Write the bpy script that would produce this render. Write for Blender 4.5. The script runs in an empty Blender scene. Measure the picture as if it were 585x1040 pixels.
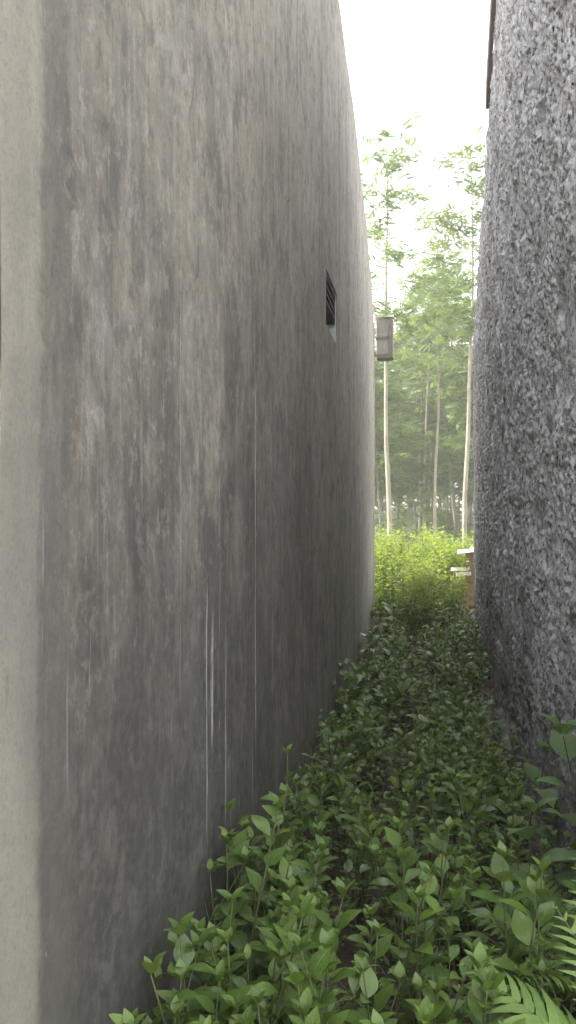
import bpy, math, random
import numpy as np
from mathutils import Vector, Matrix

# ------------------------------------------------------------------ camera
scene = bpy.context.scene
col = scene.collection
R = math.radians
EYE = 1.55
cam_d = bpy.data.cameras.new('camera')
cam = bpy.data.objects.new('camera', cam_d)
col.objects.link(cam)
cam_d.sensor_fit = 'VERTICAL'
cam_d.sensor_height = 36.0
cam_d.lens = 36.0 * 816 / 1040
cam_d.clip_start = 0.02
cam_d.clip_end = 900
cam.location = (0, 0, EYE)
cam.rotation_euler = (R(90), 0, R(9.74))
scene.camera = cam

# ------------------------------------------------------------------ sky, sun, exposure
SUN_EL, SUN_AZ = 34, -84          # azimuth clockwise from +Y (the alley's direction)
world = bpy.data.worlds.new('World')
scene.world = world
world.use_nodes = True
wn, wl = world.node_tree.nodes, world.node_tree.links
sky = wn.new('ShaderNodeTexSky')
sky.sky_type = 'NISHITA'
sky.sun_disc = False
sky.sun_elevation = R(SUN_EL)
sky.sun_rotation = R(SUN_AZ % 360)
sky.air_density = 1.0
sky.dust_density = 5.0
sky.ozone_density = 0.4
veil = wn.new('ShaderNodeMixRGB')       # thin bright cloud cover over the whole sky
veil.inputs[0].default_value = 0.72
veil.inputs[2].default_value = (4.3, 4.25, 4.1, 1)
wl.new(sky.outputs[0], veil.inputs[1])
wl.new(veil.outputs[0], wn['Background'].inputs[0])
wn['Background'].inputs[1].default_value = 0.15

sun_d = bpy.data.lights.new('sun', 'SUN')
sun_d.energy = 2.8
sun_d.angle = R(3)
sun_d.color = (1.0, 0.94, 0.84)
sun = bpy.data.objects.new('sun', sun_d)
col.objects.link(sun)
sdir = Vector((math.sin(R(SUN_AZ)) * math.cos(R(SUN_EL)), math.cos(R(SUN_AZ)) * math.cos(R(SUN_EL)), math.sin(R(SUN_EL))))
sun.rotation_euler = sdir.to_track_quat('Z', 'Y').to_euler()
sun.location = sdir * 60

vs = scene.view_settings
vs.view_transform = 'Standard'
vs.look = 'None'
vs.exposure = 2.85
vs.gamma = 1.0
scene.cycles.max_bounces = 10
scene.cycles.diffuse_bounces = 7
scene.cycles.transmission_bounces = 6
scene.cycles.volume_bounces = 1
scene.cycles.volume_step_rate = 4
scene.cycles.use_denoising = True

# ------------------------------------------------------------------ helpers
rng = random.Random(11)

def tag(o, label=None, cat=None, group=None, kind=None):
    if label: o['label'] = label
    if cat: o['category'] = cat
    if group: o['group'] = group
    if kind: o['kind'] = kind
    return o

def link(name, data, parent=None, M=None):
    o = bpy.data.objects.new(name, data)
    col.objects.link(o)
    if parent is not None: o.parent = parent
    if M is not None: o.matrix_basis = M
    return o

def empty(name, loc=(0, 0, 0), rz=0.0, s=1.0):
    o = bpy.data.objects.new(name, None)
    col.objects.link(o)
    o.empty_display_size = 0.1
    o.location = loc
    o.rotation_euler = (0, 0, rz)
    o.scale = (s, s, s)
    return o

def mesh(name, v, f, mat=None, smooth=False, uv=None, rnd=None):
    """v (n,3) array, f list of tuples or (m,k) array"""
    m = bpy.data.meshes.new(name)
    v = np.asarray(v, dtype=np.float32)
    if isinstance(f, np.ndarray):
        k = f.shape[1]
        m.vertices.add(len(v)); m.vertices.foreach_set('co', v.ravel())
        m.loops.add(f.size); m.loops.foreach_set('vertex_index', f.astype(np.int32).ravel())
        m.polygons.add(len(f)); m.polygons.foreach_set('loop_start', np.arange(0, f.size, k, dtype=np.int32))
        m.update(calc_edges=True)
    else:
        m.from_pydata([tuple(map(float, p)) for p in v], [], [tuple(q) for q in f])
    if uv is not None:
        l = m.uv_layers.new(name='UVMap')
        idx = np.empty(len(m.loops), dtype=np.int32); m.loops.foreach_get('vertex_index', idx)
        l.data.foreach_set('uv', np.asarray(uv, dtype=np.float32)[idx].ravel())
    if rnd is not None:
        a = m.attributes.new('rnd', 'FLOAT', 'POINT')
        a.data.foreach_set('value', np.asarray(rnd, dtype=np.float32))
    if smooth:
        m.polygons.foreach_set('use_smooth', np.ones(len(m.polygons), dtype=bool))
    if mat: m.materials.append(mat)
    m.validate()
    return m

_lat = np.random.RandomState(5).rand(256, 256).astype(np.float32)
def vnoise(u, v, seed=0):
    u = np.asarray(u, dtype=np.float64) + seed * 17.31; v = np.asarray(v, dtype=np.float64) + seed * 9.77
    iu = np.floor(u).astype(int); iv = np.floor(v).astype(int)
    fu = u - iu; fv = v - iv
    fu = fu * fu * (3 - 2 * fu); fv = fv * fv * (3 - 2 * fv)
    a = _lat[iu % 256, iv % 256]; b = _lat[(iu + 1) % 256, iv % 256]
    c = _lat[iu % 256, (iv + 1) % 256]; d = _lat[(iu + 1) % 256, (iv + 1) % 256]
    return (a * (1 - fu) + b * fu) * (1 - fv) + (c * (1 - fu) + d * fu) * fv
def fbm(u, v, seed=0, o=4):
    s = 0; a = .5
    for i in range(o):
        s = s + a * (vnoise(u, v, seed + i) - .5); u = np.asarray(u) * 2.03; v = np.asarray(v) * 2.03; a *= .5
    return s

def box(x0, x1, y0, y1, z0, z1, j=0.0):
    r = lambda: rng.uniform(-j, j)
    v = [(x + r(), y + r(), z + r()) for z in (z0, z1) for y in (y0, y1) for x in (x0, x1)]
    f = [(0, 2, 3, 1), (4, 5, 7, 6), (0, 1, 5, 4), (2, 6, 7, 3), (0, 4, 6, 2), (1, 3, 7, 5)]
    return v, f

def bevel(o, w, seg=2):
    b = o.modifiers.new('bevel', 'BEVEL'); b.width = w; b.segments = seg
    return o

def tube(pts, rad, n=6, cap=True):
    pts = [Vector(p) for p in pts]
    v = []; f = []
    for i, p in enumerate(pts):
        d = (pts[min(i + 1, len(pts) - 1)] - pts[max(i - 1, 0)]).normalized()
        s = d.cross(Vector((1, 0.13, 0.07))).normalized(); t = d.cross(s)
        for k in range(n):
            a = 2 * math.pi * k / n
            v.append(p + (s * math.cos(a) + t * math.sin(a)) * rad[i])
    for i in range(len(pts) - 1):
        for k in range(n):
            f.append((i * n + k, i * n + (k + 1) % n, (i + 1) * n + (k + 1) % n, (i + 1) * n + k))
    if cap:
        f.append(tuple(range(n - 1, -1, -1))); f.append(tuple((len(pts) - 1) * n + k for k in range(n)))
    return v, f

class Join:
    def __init__(self): self.v = []; self.f = []; self.n = 0
    def add(self, v, f):
        self.v += [tuple(p) for p in v]; self.f += [tuple(i + self.n for i in q) for q in f]; self.n += len(v)

# ------------------------------------------------------------------ materials
class NT:
    """small node-tree writer"""
    def __init__(self, name):
        self.m = bpy.data.materials.new(name); self.m.use_nodes = True
        self.t = self.m.node_tree; self.n = self.t.nodes; self.l = self.t.links
        self.p = self.n['Principled BSDF']; self.out = self.n['Material Output']
    def set(self, sock, v):
        if hasattr(v, 'is_output') or isinstance(v, bpy.types.NodeSocket): self.l.new(v, sock)
        elif isinstance(v, (tuple, list)) and len(v) == 3 and sock.type == 'RGBA': sock.default_value = (*v, 1)
        else: sock.default_value = v
    def node(self, kind, **kw):
        n = self.n.new(kind)
        for k, v in kw.items(): setattr(n, k, v)
        return n
    def math(self, op, a, b=0.0, c=0.0, clamp=False):
        n = self.node('ShaderNodeMath', operation=op); n.use_clamp = clamp
        self.set(n.inputs[0], a); self.set(n.inputs[1], b); self.set(n.inputs[2], c)
        return n.outputs[0]
    def mix(self, f, a, b, mode='MIX'):
        n = self.node('ShaderNodeMixRGB', blend_type=mode)
        self.set(n.inputs[0], f); self.set(n.inputs[1], a); self.set(n.inputs[2], b)
        return n.outputs[0]
    def step(self, v, lo, hi, a=0.0, b=1.0):
        n = self.node('ShaderNodeMapRange'); n.interpolation_type = 'SMOOTHSTEP'
        self.set(n.inputs[0], v); self.set(n.inputs[1], lo); self.set(n.inputs[2], hi); self.set(n.inputs[3], a); self.set(n.inputs[4], b)
        return n.outputs[0]
    def coord(self, which='Object'):
        return self.node('ShaderNodeTexCoord').outputs[which]
    def sep(self, v):
        n = self.node('ShaderNodeSeparateXYZ'); self.set(n.inputs[0], v); return n.outputs
    def comb(self, x=0.0, y=0.0, z=0.0):
        n = self.node('ShaderNodeCombineXYZ'); self.set(n.inputs[0], x); self.set(n.inputs[1], y); self.set(n.inputs[2], z); return n.outputs[0]
    def scale(self, v, s, off=(0, 0, 0), rot=(0, 0, 0)):
        n = self.node('ShaderNodeMapping'); self.set(n.inputs[0], v); n.inputs[1].default_value = off; n.inputs[2].default_value = rot; n.inputs[3].default_value = s
        return n.outputs[0]
    def noise(self, v, scale=1.0, detail=4.0, rough=0.55, dist=0.0):
        n = self.node('ShaderNodeTexNoise'); self.set(n.inputs['Vector'], v)
        n.inputs['Scale'].default_value = scale; n.inputs['Detail'].default_value = detail
        n.inputs['Roughness'].default_value = rough; n.inputs['Distortion'].default_value = dist
        return n.outputs[0]
    def ramp(self, v, stops):
        n = self.node('ShaderNodeValToRGB'); self.set(n.inputs[0], v)
        e = n.color_ramp.elements
        while len(e) < len(stops): e.new(0.5)
        for i, (p, c) in enumerate(stops): e[i].position = p; e[i].color = (*c, 1)
        return n.outputs[0]
    def bump(self, h, strength=0.3, dist=0.01, normal=None):
        n = self.node('ShaderNodeBump'); self.set(n.inputs['Height'], h)
        n.inputs['Strength'].default_value = strength; n.inputs['Distance'].default_value = dist
        if normal is not None: self.l.new(normal, n.inputs['Normal'])
        return n.outputs[0]
    def finish(self, color, rough=0.85, spec=0.3, normal=None):
        self.set(self.p.inputs['Base Color'], color); self.set(self.p.inputs['Roughness'], rough)
        self.p.inputs['Specular IOR Level'].default_value = spec
        if normal is not None: self.l.new(normal, self.p.inputs['Normal'])
        return self.m

def mat_plain(name, c1, c2, scale=6.0, stretch=(1, 1, 1), rough=0.85, bump=0.3, spec=0.3, bd=0.01):
    t = NT(name); co = t.scale(t.coord(), stretch)
    n = t.noise(co, scale, 6, 0.6); n2 = t.noise(co, scale * 6, 4, 0.6)
    c = t.mix(t.step(n, .3, .7), c1, c2)
    c = t.mix(t.step(n2, .35, .75, 0.0, .35), c, tuple(x * .5 for x in c1))
    return t.finish(c, rough, spec, t.bump(t.math('ADD', n, t.math('MULTIPLY', n2, .5)), bump, bd))

def mat_plaster():
    """old trowelled cement render: mottling, run-off streaks, mould, lime drips"""
    t = NT('cement_render')
    P = t.coord(); X, Y, Z = t.sep(P)
    big = t.noise(t.scale(P, (1, 1, .8)), .75, 5, .6, .3)
    mid = t.noise(t.scale(P, (1, 1.6, 1.0), rot=(R(25), 0, 0)), 2.6, 7, .68, .6)
    fine = t.noise(P, 28, 5, .65)
    c = t.mix(t.step(big, .34, .66), (.232, .200, .154), (.315, .282, .228))
    c = t.mix(t.step(mid, .38, .72, 0, .6), c, (.165, .162, .153))
    c = t.mix(t.step(t.noise(t.scale(P, (1, 1.2, .9), off=(3, 7, 2), rot=(R(-35), 0, 0)), 1.9, 6, .7, .9), .55, .78, 0, .5), c, (.40, .395, .37))
    c = t.mix(t.math('MULTIPLY', t.step(t.math('ADD', Y, t.math('MULTIPLY', big, 3)), 5.4, 9.4), .62), c, (.43, .395, .335))   # paler towards the rear: light of the open end put into the colour
    # broad vertical run-off streaks
    s1 = t.noise(t.comb(0, t.math('MULTIPLY', Y, 5.2), t.math('MULTIPLY', Z, .42)), 1.0, 6, .62, .25)
    c = t.mix(t.step(s1, .46, .70, 0, .62), c, (.145, .140, .130))
    s2 = t.noise(t.comb(4, t.math('MULTIPLY', Y, 24), t.math('MULTIPLY', Z, .55)), 1.0, 4, .6, .15)
    c = t.mix(t.step(s2, .52, .72, 0, .38), c, (.42, .40, .37))
    c = t.mix(t.step(s2, .46, .30, 0, .40), c, (.14, .135, .125))
    # mould and rising damp: blotchy, plus shade painted in low down and towards the camera
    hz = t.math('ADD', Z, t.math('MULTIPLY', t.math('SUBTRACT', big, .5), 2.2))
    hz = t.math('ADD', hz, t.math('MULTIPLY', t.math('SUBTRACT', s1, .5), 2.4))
    damp_shade = t.math('MULTIPLY', t.step(hz, 3.5, 1.0), t.step(t.math('ADD', Y, t.math('MULTIPLY', big, 3)), 3.6, 6.6, 1.0, .20))
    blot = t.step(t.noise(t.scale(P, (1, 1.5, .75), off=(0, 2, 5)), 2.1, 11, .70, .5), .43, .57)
    c = t.mix(t.math('MULTIPLY', damp_shade, .66), c, (.090, .084, .074))
    c = t.mix(t.math('MULTIPLY', t.math('MULTIPLY', damp_shade, blot), .50), c, (.040, .039, .036))
    c = t.mix(t.math('MULTIPLY', t.step(t.noise(t.scale(P, (1, 1.3, .8), off=(5, 1, 9)), 3.2, 11, .74, .4), .55, .62), .55), c, (.085, .082, .075))
    s3 = t.noise(t.comb(7, t.math('MULTIPLY', Y, 70), t.math('MULTIPLY', Z, 1.3)), 1.0, 6, .7, .2)
    c = t.mix(t.step(s3, .54, .66, 0, .34), c, (.07, .068, .062))
    c = t.mix(t.step(s3, .44, .34, 0, .22), c, (.40, .385, .35))
    sw = t.noise(t.scale(P, (1, 1.0, 3.2), off=(8, 3, 1), rot=(R(52), 0, 0)), 2.6, 9, .70, .5)      # trowel sweeps
    c = t.mix(t.step(sw, .54, .74, 0, .16), c, (.36, .345, .315))
    c = t.mix(t.step(sw, .45, .28, 0, .26), c, (.11, .106, .096))
    wq = t.noise(t.scale(P, (1, 1.4, .7), off=(1, 4, 6)), 3.0, 11, .72, .4)
    for yc, zc, ry, rz_, st in ((2.40, 1.05, .36, .70, .55), (1.52, 1.36, .12, .30, .5), (1.37, 1.95, .06, .40, .42), (2.63, 2.05, .13, .25, .42), (1.85, .85, .35, .6, .5), (3.0, .65, .4, .5, .4), (1.72, 1.62, .10, .22, .42), (2.0, 1.9, .12, .5, .3), (2.9, 1.5, .16, .4, .4)):
        e = t.math('ADD', t.math('POWER', t.math('DIVIDE', t.math('SUBTRACT', Y, yc), ry), 2.0), t.math('POWER', t.math('DIVIDE', t.math('SUBTRACT', Z, zc), rz_), 2.0))
        msk = t.step(t.math('ADD', t.math('SUBTRACT', 1.0, e), t.math('MULTIPLY', t.math('SUBTRACT', wq, .5), 8.0)), .05, .75)
        c = t.mix(t.math('MULTIPLY', msk, st), c, (.040, .039, .037))
    m1 = t.noise(t.scale(P, (1, 1.15, .8), off=(2, 9, 4), rot=(R(15), 0, 0)), 8.5, 10, .74, .35)
    m2 = t.noise(t.scale(P, (1, 1.1, .8), off=(7, 1, 3), rot=(R(-20), 0, 0)), 21, 8, .74, .3)
    c = t.mix(t.step(m1, .53, .585, 0, .46), c, (.070, .067, .060))
    c = t.mix(t.step(m1, .45, .38, 0, .34), c, (.38, .36, .32))
    c = t.mix(t.step(m2, .54, .60, 0, .38), c, (.065, .063, .057))
    c = t.mix(t.step(m2, .45, .39, 0, .22), c, (.40, .385, .35))
    c = t.mix(t.math('MULTIPLY', t.step(t.noise(t.scale(P, (1, 1.2, .7), off=(6, 6, 2)), 1.7, 9, .72, .4), .54, .66), .20), c, (.32, .322, .318))
    low = t.math('MULTIPLY', t.step(t.math('ADD', Z, t.math('MULTIPLY', t.math('SUBTRACT', m1, .5), 1.6)), 1.75, .85), t.step(Y, 4.2, 2.4))  # shade put into the colour at the near foot of the wall
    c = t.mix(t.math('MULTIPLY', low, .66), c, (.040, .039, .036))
    # lime drips: thin pale vertical lines, broken up
    d1 = t.noise(t.comb(9, t.math('MULTIPLY', Y, 46), t.math('MULTIPLY', Z, .9)), 1.0, 2, .5)
    dm = t.noise(t.comb(2, t.math('MULTIPLY', Y, 6), t.math('MULTIPLY', Z, 2.1)), 1.0, 3, .6)
    drip = t.math('MULTIPLY', t.step(d1, .70, .77), t.step(dm, .47, .60))
    c = t.mix(t.math('MULTIPLY', drip, .6), c, (.52, .51, .48))
    wob = t.math('MULTIPLY', t.math('SUBTRACT', t.noise(t.comb(0, 0, Z), 2.0, 3, .5), .5), .03)
    for yy, z0, z1, w, st in ((2.985, .62, 2.06, .0085, .95), (2.30, .55, 1.35, .006, .8), (2.36, .8, 1.25, .02, .6), (2.52, .5, 1.2, .01, .5), (2.44, 1.1, 1.7, .004, .5), (3.33, .7, 1.5, .004, .5), (1.47, 1.15, 1.32, .0025, .6), (1.63, 1.7, 1.82, .002, .6), (1.37, 1.0, 1.3, .003, .4), (2.05, 1.0, 2.6, .004, .3)):
        dy = t.math('ABSOLUTE', t.math('SUBTRACT', t.math('ADD', Y, wob), yy + .015))
        ln = t.math('MULTIPLY', t.step(dy, w, w * .3), t.math('MULTIPLY', t.step(Z, z0, z0 + .12), t.step(Z, z1 + .03, z1 - .12)))
        ln = t.math('MULTIPLY', ln, t.step(t.noise(t.comb(yy, t.math('MULTIPLY', Y, 90), t.math('MULTIPLY', Z, 9)), 1.0, 5, .75), .38, .54))
        c = t.mix(t.math('MULTIPLY', ln, st), c, (.50, .48, .45))
    fz = t.noise(t.comb(3, t.math('MULTIPLY', Y, 120), t.math('MULTIPLY', Z, 3.2)), 1.0, 4, .65)
    reg = t.math('MULTIPLY', t.math('MULTIPLY', t.step(Y, 2.0, 2.25), t.step(Y, 3.5, 2.9)), t.math('MULTIPLY', t.step(Z, .35, .7), t.step(Z, 1.75, 1.15)))
    fz = t.math('MULTIPLY', t.step(fz, .60, .68), t.math('MULTIPLY', reg, t.step(wq, .45, .58)))
    c = t.mix(t.math('MULTIPLY', fz, .75), c, (.48, .47, .44))
    # flecks of lime
    fl = t.node('ShaderNodeTexVoronoi'); t.set(fl.inputs['Vector'], t.scale(P, (1, 1, .45))); fl.inputs['Scale'].default_value = 26
    fleck = t.math('MULTIPLY', t.step(fl.outputs['Distance'], .085, .04), t.step(t.noise(P, 3.1, 3, .6), .52, .66))
    c = t.mix(t.math('MULTIPLY', fleck, .6), c, (.55, .54, .5))
    # the corner column was plastered separately, with a paler mix
    edge = t.math('ADD', Y, t.math('MULTIPLY', t.math('SUBTRACT', t.noise(t.scale(P, (1, 2, 1)), 3.6, 10, .74), .5), .13))
    colm = t.step(edge, 1.295, 1.240)
    pale = t.mix(t.step(t.noise(t.scale(P, (1, 2, .5)), 3.0, 6, .6), .35, .7), (.33, .305, .252), (.225, .210, .176))
    pale = t.mix(t.step(t.noise(t.scale(P, (1, 1, .6), off=(3, 1, 0)), 5.0, 6, .65), .60, .75, 0, .5), pale, (.17, .163, .147))
    pale = t.mix(t.math('MULTIPLY', damp_shade, .55), pale, (.115, .112, .104))
    c = t.mix(colm, c, pale)
    c = t.mix(t.math('MULTIPLY', t.math('MULTIPLY', t.step(edge, 1.265, 1.30), t.step(edge, 1.44, 1.32)), .55), c, (.10, .096, .084))
    grain = t.noise(t.scale(P, (1, 1, .8)), 150, 4, .7)
    c = t.mix(t.step(fine, .42, .66, 0, .25), c, (.14, .132, .118))
    c = t.mix(t.step(grain, .48, .70, 0, .30), c, (.07, .066, .058))
    c = t.mix(t.step(grain, .42, .28, 0, .12), c, (.36, .34, .30))
    # hairline crack network
    cr = t.node('ShaderNodeTexVoronoi', feature='DISTANCE_TO_EDGE'); t.set(cr.inputs['Vector'], t.mix(.12, t.scale(P, (1, 1, .7)), t.node('ShaderNodeTexNoise').outputs[1])); cr.inputs['Scale'].default_value = 1.5
    crack = t.math('MULTIPLY', t.step(cr.outputs[0], .006, .0015), t.step(t.noise(P, 1.7, 2, .5), .55, .66))
    c = t.mix(t.math('MULTIPLY', crack, .5), c, (.06, .058, .05))
    h = t.math('ADD', t.math('MULTIPLY', mid, .5), t.math('MULTIPLY', fine, .22))
    h = t.math('ADD', t.math('ADD', h, t.math('MULTIPLY', s2, .25)), t.math('MULTIPLY', grain, .12))
    h = t.math('SUBTRACT', h, t.math('MULTIPLY', crack, .3))
    return t.finish(c, t.step(mid, .3, .7, .78, .92), .25, t.bump(h, .45, .012))

def mat_roughcast():
    t = NT('rough_cast_cement')
    P = t.coord(); X, Y, Z = t.sep(P)
    n1 = t.noise(t.scale(P, (1, 1, .6)), 1.3, 6, .65, .3)
    n2 = t.noise(t.scale(P, (1, 1, .6)), 46, 5, .75)
    n3 = t.noise(P, 130, 4, .7)
    st = t.noise(t.scale(P, (1, 1, .2), off=(2, 0, 0)), 3.2, 6, .65)
    c = t.mix(t.step(n1, .3, .7), (.52, .52, .54), (.62, .618, .635))
    c = t.mix(t.step(n2, .49, .57, 0, .80), c, (.72, .73, .76))
    c = t.mix(t.step(n2, .46, .40, 0, .88), c, (.060, .060, .066))
    c = t.mix(t.step(n3, .48, .70, 0, .34), c, (.18, .18, .187))
    c = t.mix(t.step(st, .52, .72, 0, .45), c, (.22, .218, .22))
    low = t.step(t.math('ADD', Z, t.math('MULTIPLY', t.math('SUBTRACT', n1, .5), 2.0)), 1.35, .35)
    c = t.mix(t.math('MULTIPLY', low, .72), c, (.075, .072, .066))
    far = t.math('MULTIPLY', t.step(t.noise(t.scale(P, (1, 3, .6), off=(1, 1, 1)), 1.6, 4, .6), .5, .7), t.step(Y, 7.2, 9.4))
    c = t.mix(t.math('MULTIPLY', far, .4), c, (.36, .33, .29))
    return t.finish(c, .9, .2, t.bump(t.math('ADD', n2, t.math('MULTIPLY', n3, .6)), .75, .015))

def mat_leaf(name, stops, trans=(.20, .30, .03), tf=.28, rough=.42, spec=.5, spots=.5):
    t = NT(name)
    uv = t.node('ShaderNodeUVMap').outputs[0]; U, V, _ = t.sep(uv)
    at = t.node('ShaderNodeAttribute', attribute_name='rnd').outputs['Fac']
    oi = t.node('ShaderNodeObjectInfo').outputs['Random']
    r = t.math('FRACT', t.math('ADD', at, t.math('MULTIPLY', oi, .97)))
    c = t.ramp(r, stops)
    r2 = t.math('FRACT', t.math('MULTIPLY', r, 7.31))
    au = t.math('ABSOLUTE', t.math('SUBTRACT', U, .5))
    nz = t.noise(t.comb(t.math('MULTIPLY', U, 3), t.math('MULTIPLY', V, 6), t.math('MULTIPLY', r, 40)), 1.6, 4, .65)
    c = t.mix(t.step(nz, .35, .7, 0, .35), c, tuple(min(1, x * 1.9) for x in stops[1][1]))
    rib = t.step(au, .045, .012)
    side = t.math('FRACT', t.math('MULTIPLY', t.math('SUBTRACT', V, t.math('MULTIPLY', au, .55)), 7.0))
    sv = t.math('MULTIPLY', t.step(t.math('ABSOLUTE', t.math('SUBTRACT', side, .5)), .12, .03), .4)
    vein = t.math('MAXIMUM', rib, sv)
    c = t.mix(t.math('MULTIPLY', vein, .38), c, (.16, .22, .075))
    if spots:
        sp = t.math('MULTIPLY', t.step(t.noise(t.comb(t.math('MULTIPLY', U, 5), t.math('MULTIPLY', V, 9), t.math('MULTIPLY', r, 90)), 1.0, 4, .7), .62, .70), t.step(r2, .55, .8))
        c = t.mix(t.math('MULTIPLY', sp, spots), c, (.13, .09, .03))
    h = t.math('SUBTRACT', t.math('MULTIPLY', nz, .5), t.math('MULTIPLY', vein, .6))
    nrm = t.bump(h, .35, .004)
    t.finish(c, t.step(r2, 0, 1, rough - .08, rough + .14), spec, nrm)
    tr = t.node('ShaderNodeBsdfTranslucent'); t.set(tr.inputs[0], t.mix(.55, c, trans))
    ms = t.node('ShaderNodeMixShader'); ms.inputs[0].default_value = tf
    t.l.new(t.p.outputs[0], ms.inputs[1]); t.l.new(tr.outputs[0], ms.inputs[2]); t.l.new(ms.outputs[0], t.out.inputs[0])
    return t.m

M = {}
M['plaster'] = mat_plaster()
M['rough'] = mat_roughcast()
M['old_plaster'] = mat_plain('blue_grey_plaster', (.20, .215, .225), (.32, .33, .335), 4, (1, 1, .4))
M['plinth'] = mat_plain('earth_stained_mortar', (.15, .105, .07), (.22, .165, .115), 7, bump=.8, bd=.02)
M['footing'] = mat_plain('grey_footing', (.09, .085, .078), (.15, .142, .13), 8, bump=.7, bd=.02)
M['soil'] = mat_plain('dark_soil', (.035, .026, .017), (.075, .056, .036), 5, bump=1.0, bd=.03)
M['board'] = mat_plain('weathered_board', (.13, .11, .09), (.21, .185, .155), 5, (1, 1, 1), bump=.5)
M['louvre'] = mat_plain('dark_louvre_wood', (.06, .055, .048), (.10, .09, .078), 9)
M['pale_panel'] = mat_plain('pale_blue_grey_panel', (.40, .42, .43), (.50, .51, .51), 7)
M['dark_in'] = mat_plain('dark_interior', (.02, .02, .02), (.03, .03, .03), 4)
M['crate'] = mat_plain('weathered_box_wood', (.26, .25, .225), (.36, .345, .31), 10, (1, 1, .5), bump=.5)
M['crate_rim'] = mat_plain('dark_box_batten', (.17, .16, .14), (.24, .23, .20), 12)
M['tin'] = mat_plain('dull_tin', (.42, .42, .42), (.55, .54, .52), 14, rough=.5, spec=.5)
M['roof'] = mat_plain('clay_roof', (.17, .085, .055), (.25, .13, .085), 6)
M['brick'] = mat_plain('tan_brick', (.34, .25, .15), (.46, .35, .22), 15, bump=.6)
M['slab'] = mat_plain('pale_broken_slab', (.60, .57, .54), (.74, .71, .67), 9, bump=.5)
M['bark'] = mat_plain('pale_bark', (.17, .155, .12), (.30, .275, .215), 5, (1, 1, .45), bump=.6, bd=.02)
M['bark_d'] = mat_plain('brown_bark', (.10, .098, .076), (.17, .165, .13), 5, (1, 1, .4), bump=.6, bd=.02)
M['stem'] = mat_plain('green_stem', (.07, .10, .03), (.11, .10, .05), 20, (1, 1, .3))
M['stem_d'] = mat_plain('dark_stem', (.035, .03, .02), (.07, .055, .035), 20, (1, 1, .3))
M['dead'] = mat_leaf('dead_leaf', [(0, (.10, .06, .03)), (.5, (.16, .10, .05)), (1, (.22, .16, .10))], (.2, .12, .05), .12, .7, .2)
M['leaf'] = mat_leaf('glossy_shrub_leaf', [(0, (.046, .090, .017)), (.4, (.074, .128, .023)), (.75, (.108, .168, .030)), (.93, (.12, .19, .036)), (1, (.20, .25, .05))], rough=.31)
M['leaf_low'] = mat_leaf('low_herb_leaf', [(0, (.060, .112, .028)), (.45, (.098, .160, .042)), (.8, (.135, .195, .058)), (1, (.20, .25, .10))], rough=.32)
M['leaf_big'] = mat_leaf('broad_serrated_leaf', [(0, (.050, .100, .032)), (.5, (.072, .132, .042)), (1, (.10, .165, .052))], rough=.5, spots=.25)
M['leaf_sun'] = mat_leaf('sunlit_thicket_leaf', [(0, (.060, .105, .016)), (.45, (.086, .152, .022)), (.8, (.120, .190, .03)), (1, (.20, .25, .07))], (.42, .50, .05), .42, rough=.42)
M['leaf_tree'] = mat_leaf('feathery_tree_leaf', [(0, (.038, .080, .022)), (.5, (.058, .106, .028)), (1, (.088, .135, .036))], (.24, .34, .06), .36, rough=.55, spec=.3, spots=0)
M['leaf_far'] = mat_leaf('far_wood_leaf', [(0, (.04, .075, .025)), (.5, (.06, .10, .033)), (1, (.08, .12, .04))], (.24, .34, .07), .35, rough=.6, spec=.2, spots=0)
M['fern'] = mat_leaf('fern_green', [(0, (.075, .135, .028)), (.5, (.10, .170, .036)), (1, (.13, .20, .046))], (.22, .34, .04), .30, rough=.5, spots=.15)
M['bloom'] = mat_plain('white_bloom', (.70, .70, .66), (.78, .78, .74), 30)

# ------------------------------------------------------------------ ground
XL, XR = -0.645, 0.57
def sm(a, lo, hi):
    t = np.clip((np.asarray(a, dtype=float) - lo) / (hi - lo), 0, 1); return t * t * (3 - 2 * t)
def gz(x, y):
    x = np.asarray(x, dtype=float); y = np.asarray(y, dtype=float)
    z = .10 * sm(y, 5.5, 10.5) + .18 * sm(x, .0, .55) * sm(y, 6.0, 9.5) * (1 - sm(y, 10.5, 12))
    return z + .07 * fbm(x * 1.7 + 40, y * 1.7 + 40, 3) + .9 * fbm(x * .05 + 9, y * .05 + 9, 7, 2) * sm(np.hypot(x, y - 5), 14, 60)
def g1(x, y): return float(gz(x, y))

xs = np.unique(np.concatenate([np.linspace(-260, -12, 26), np.linspace(-12, -1.2, 40), np.linspace(-1.2, 1.2, 41), np.linspace(1.2, 12, 40), np.linspace(12, 260, 26)]))
ys = np.unique(np.concatenate([np.linspace(-240, -3, 24), np.linspace(-3, 12, 200), np.linspace(12, 40, 80), np.linspace(40, 280, 40)]))
gx, gy = np.meshgrid(xs, ys)
def grid_faces(ny, nx):
    i = np.arange(ny * nx).reshape(ny, nx)
    return np.stack([i[:-1, :-1], i[:-1, 1:], i[1:, 1:], i[1:, :-1]], -1).reshape(-1, 4)
o = link('ground', mesh('ground', np.stack([gx, gy, gz(gx, gy)], -1).reshape(-1, 3), grid_faces(len(ys), len(xs)), M['soil'], True))
tag(o, kind='structure')

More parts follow.
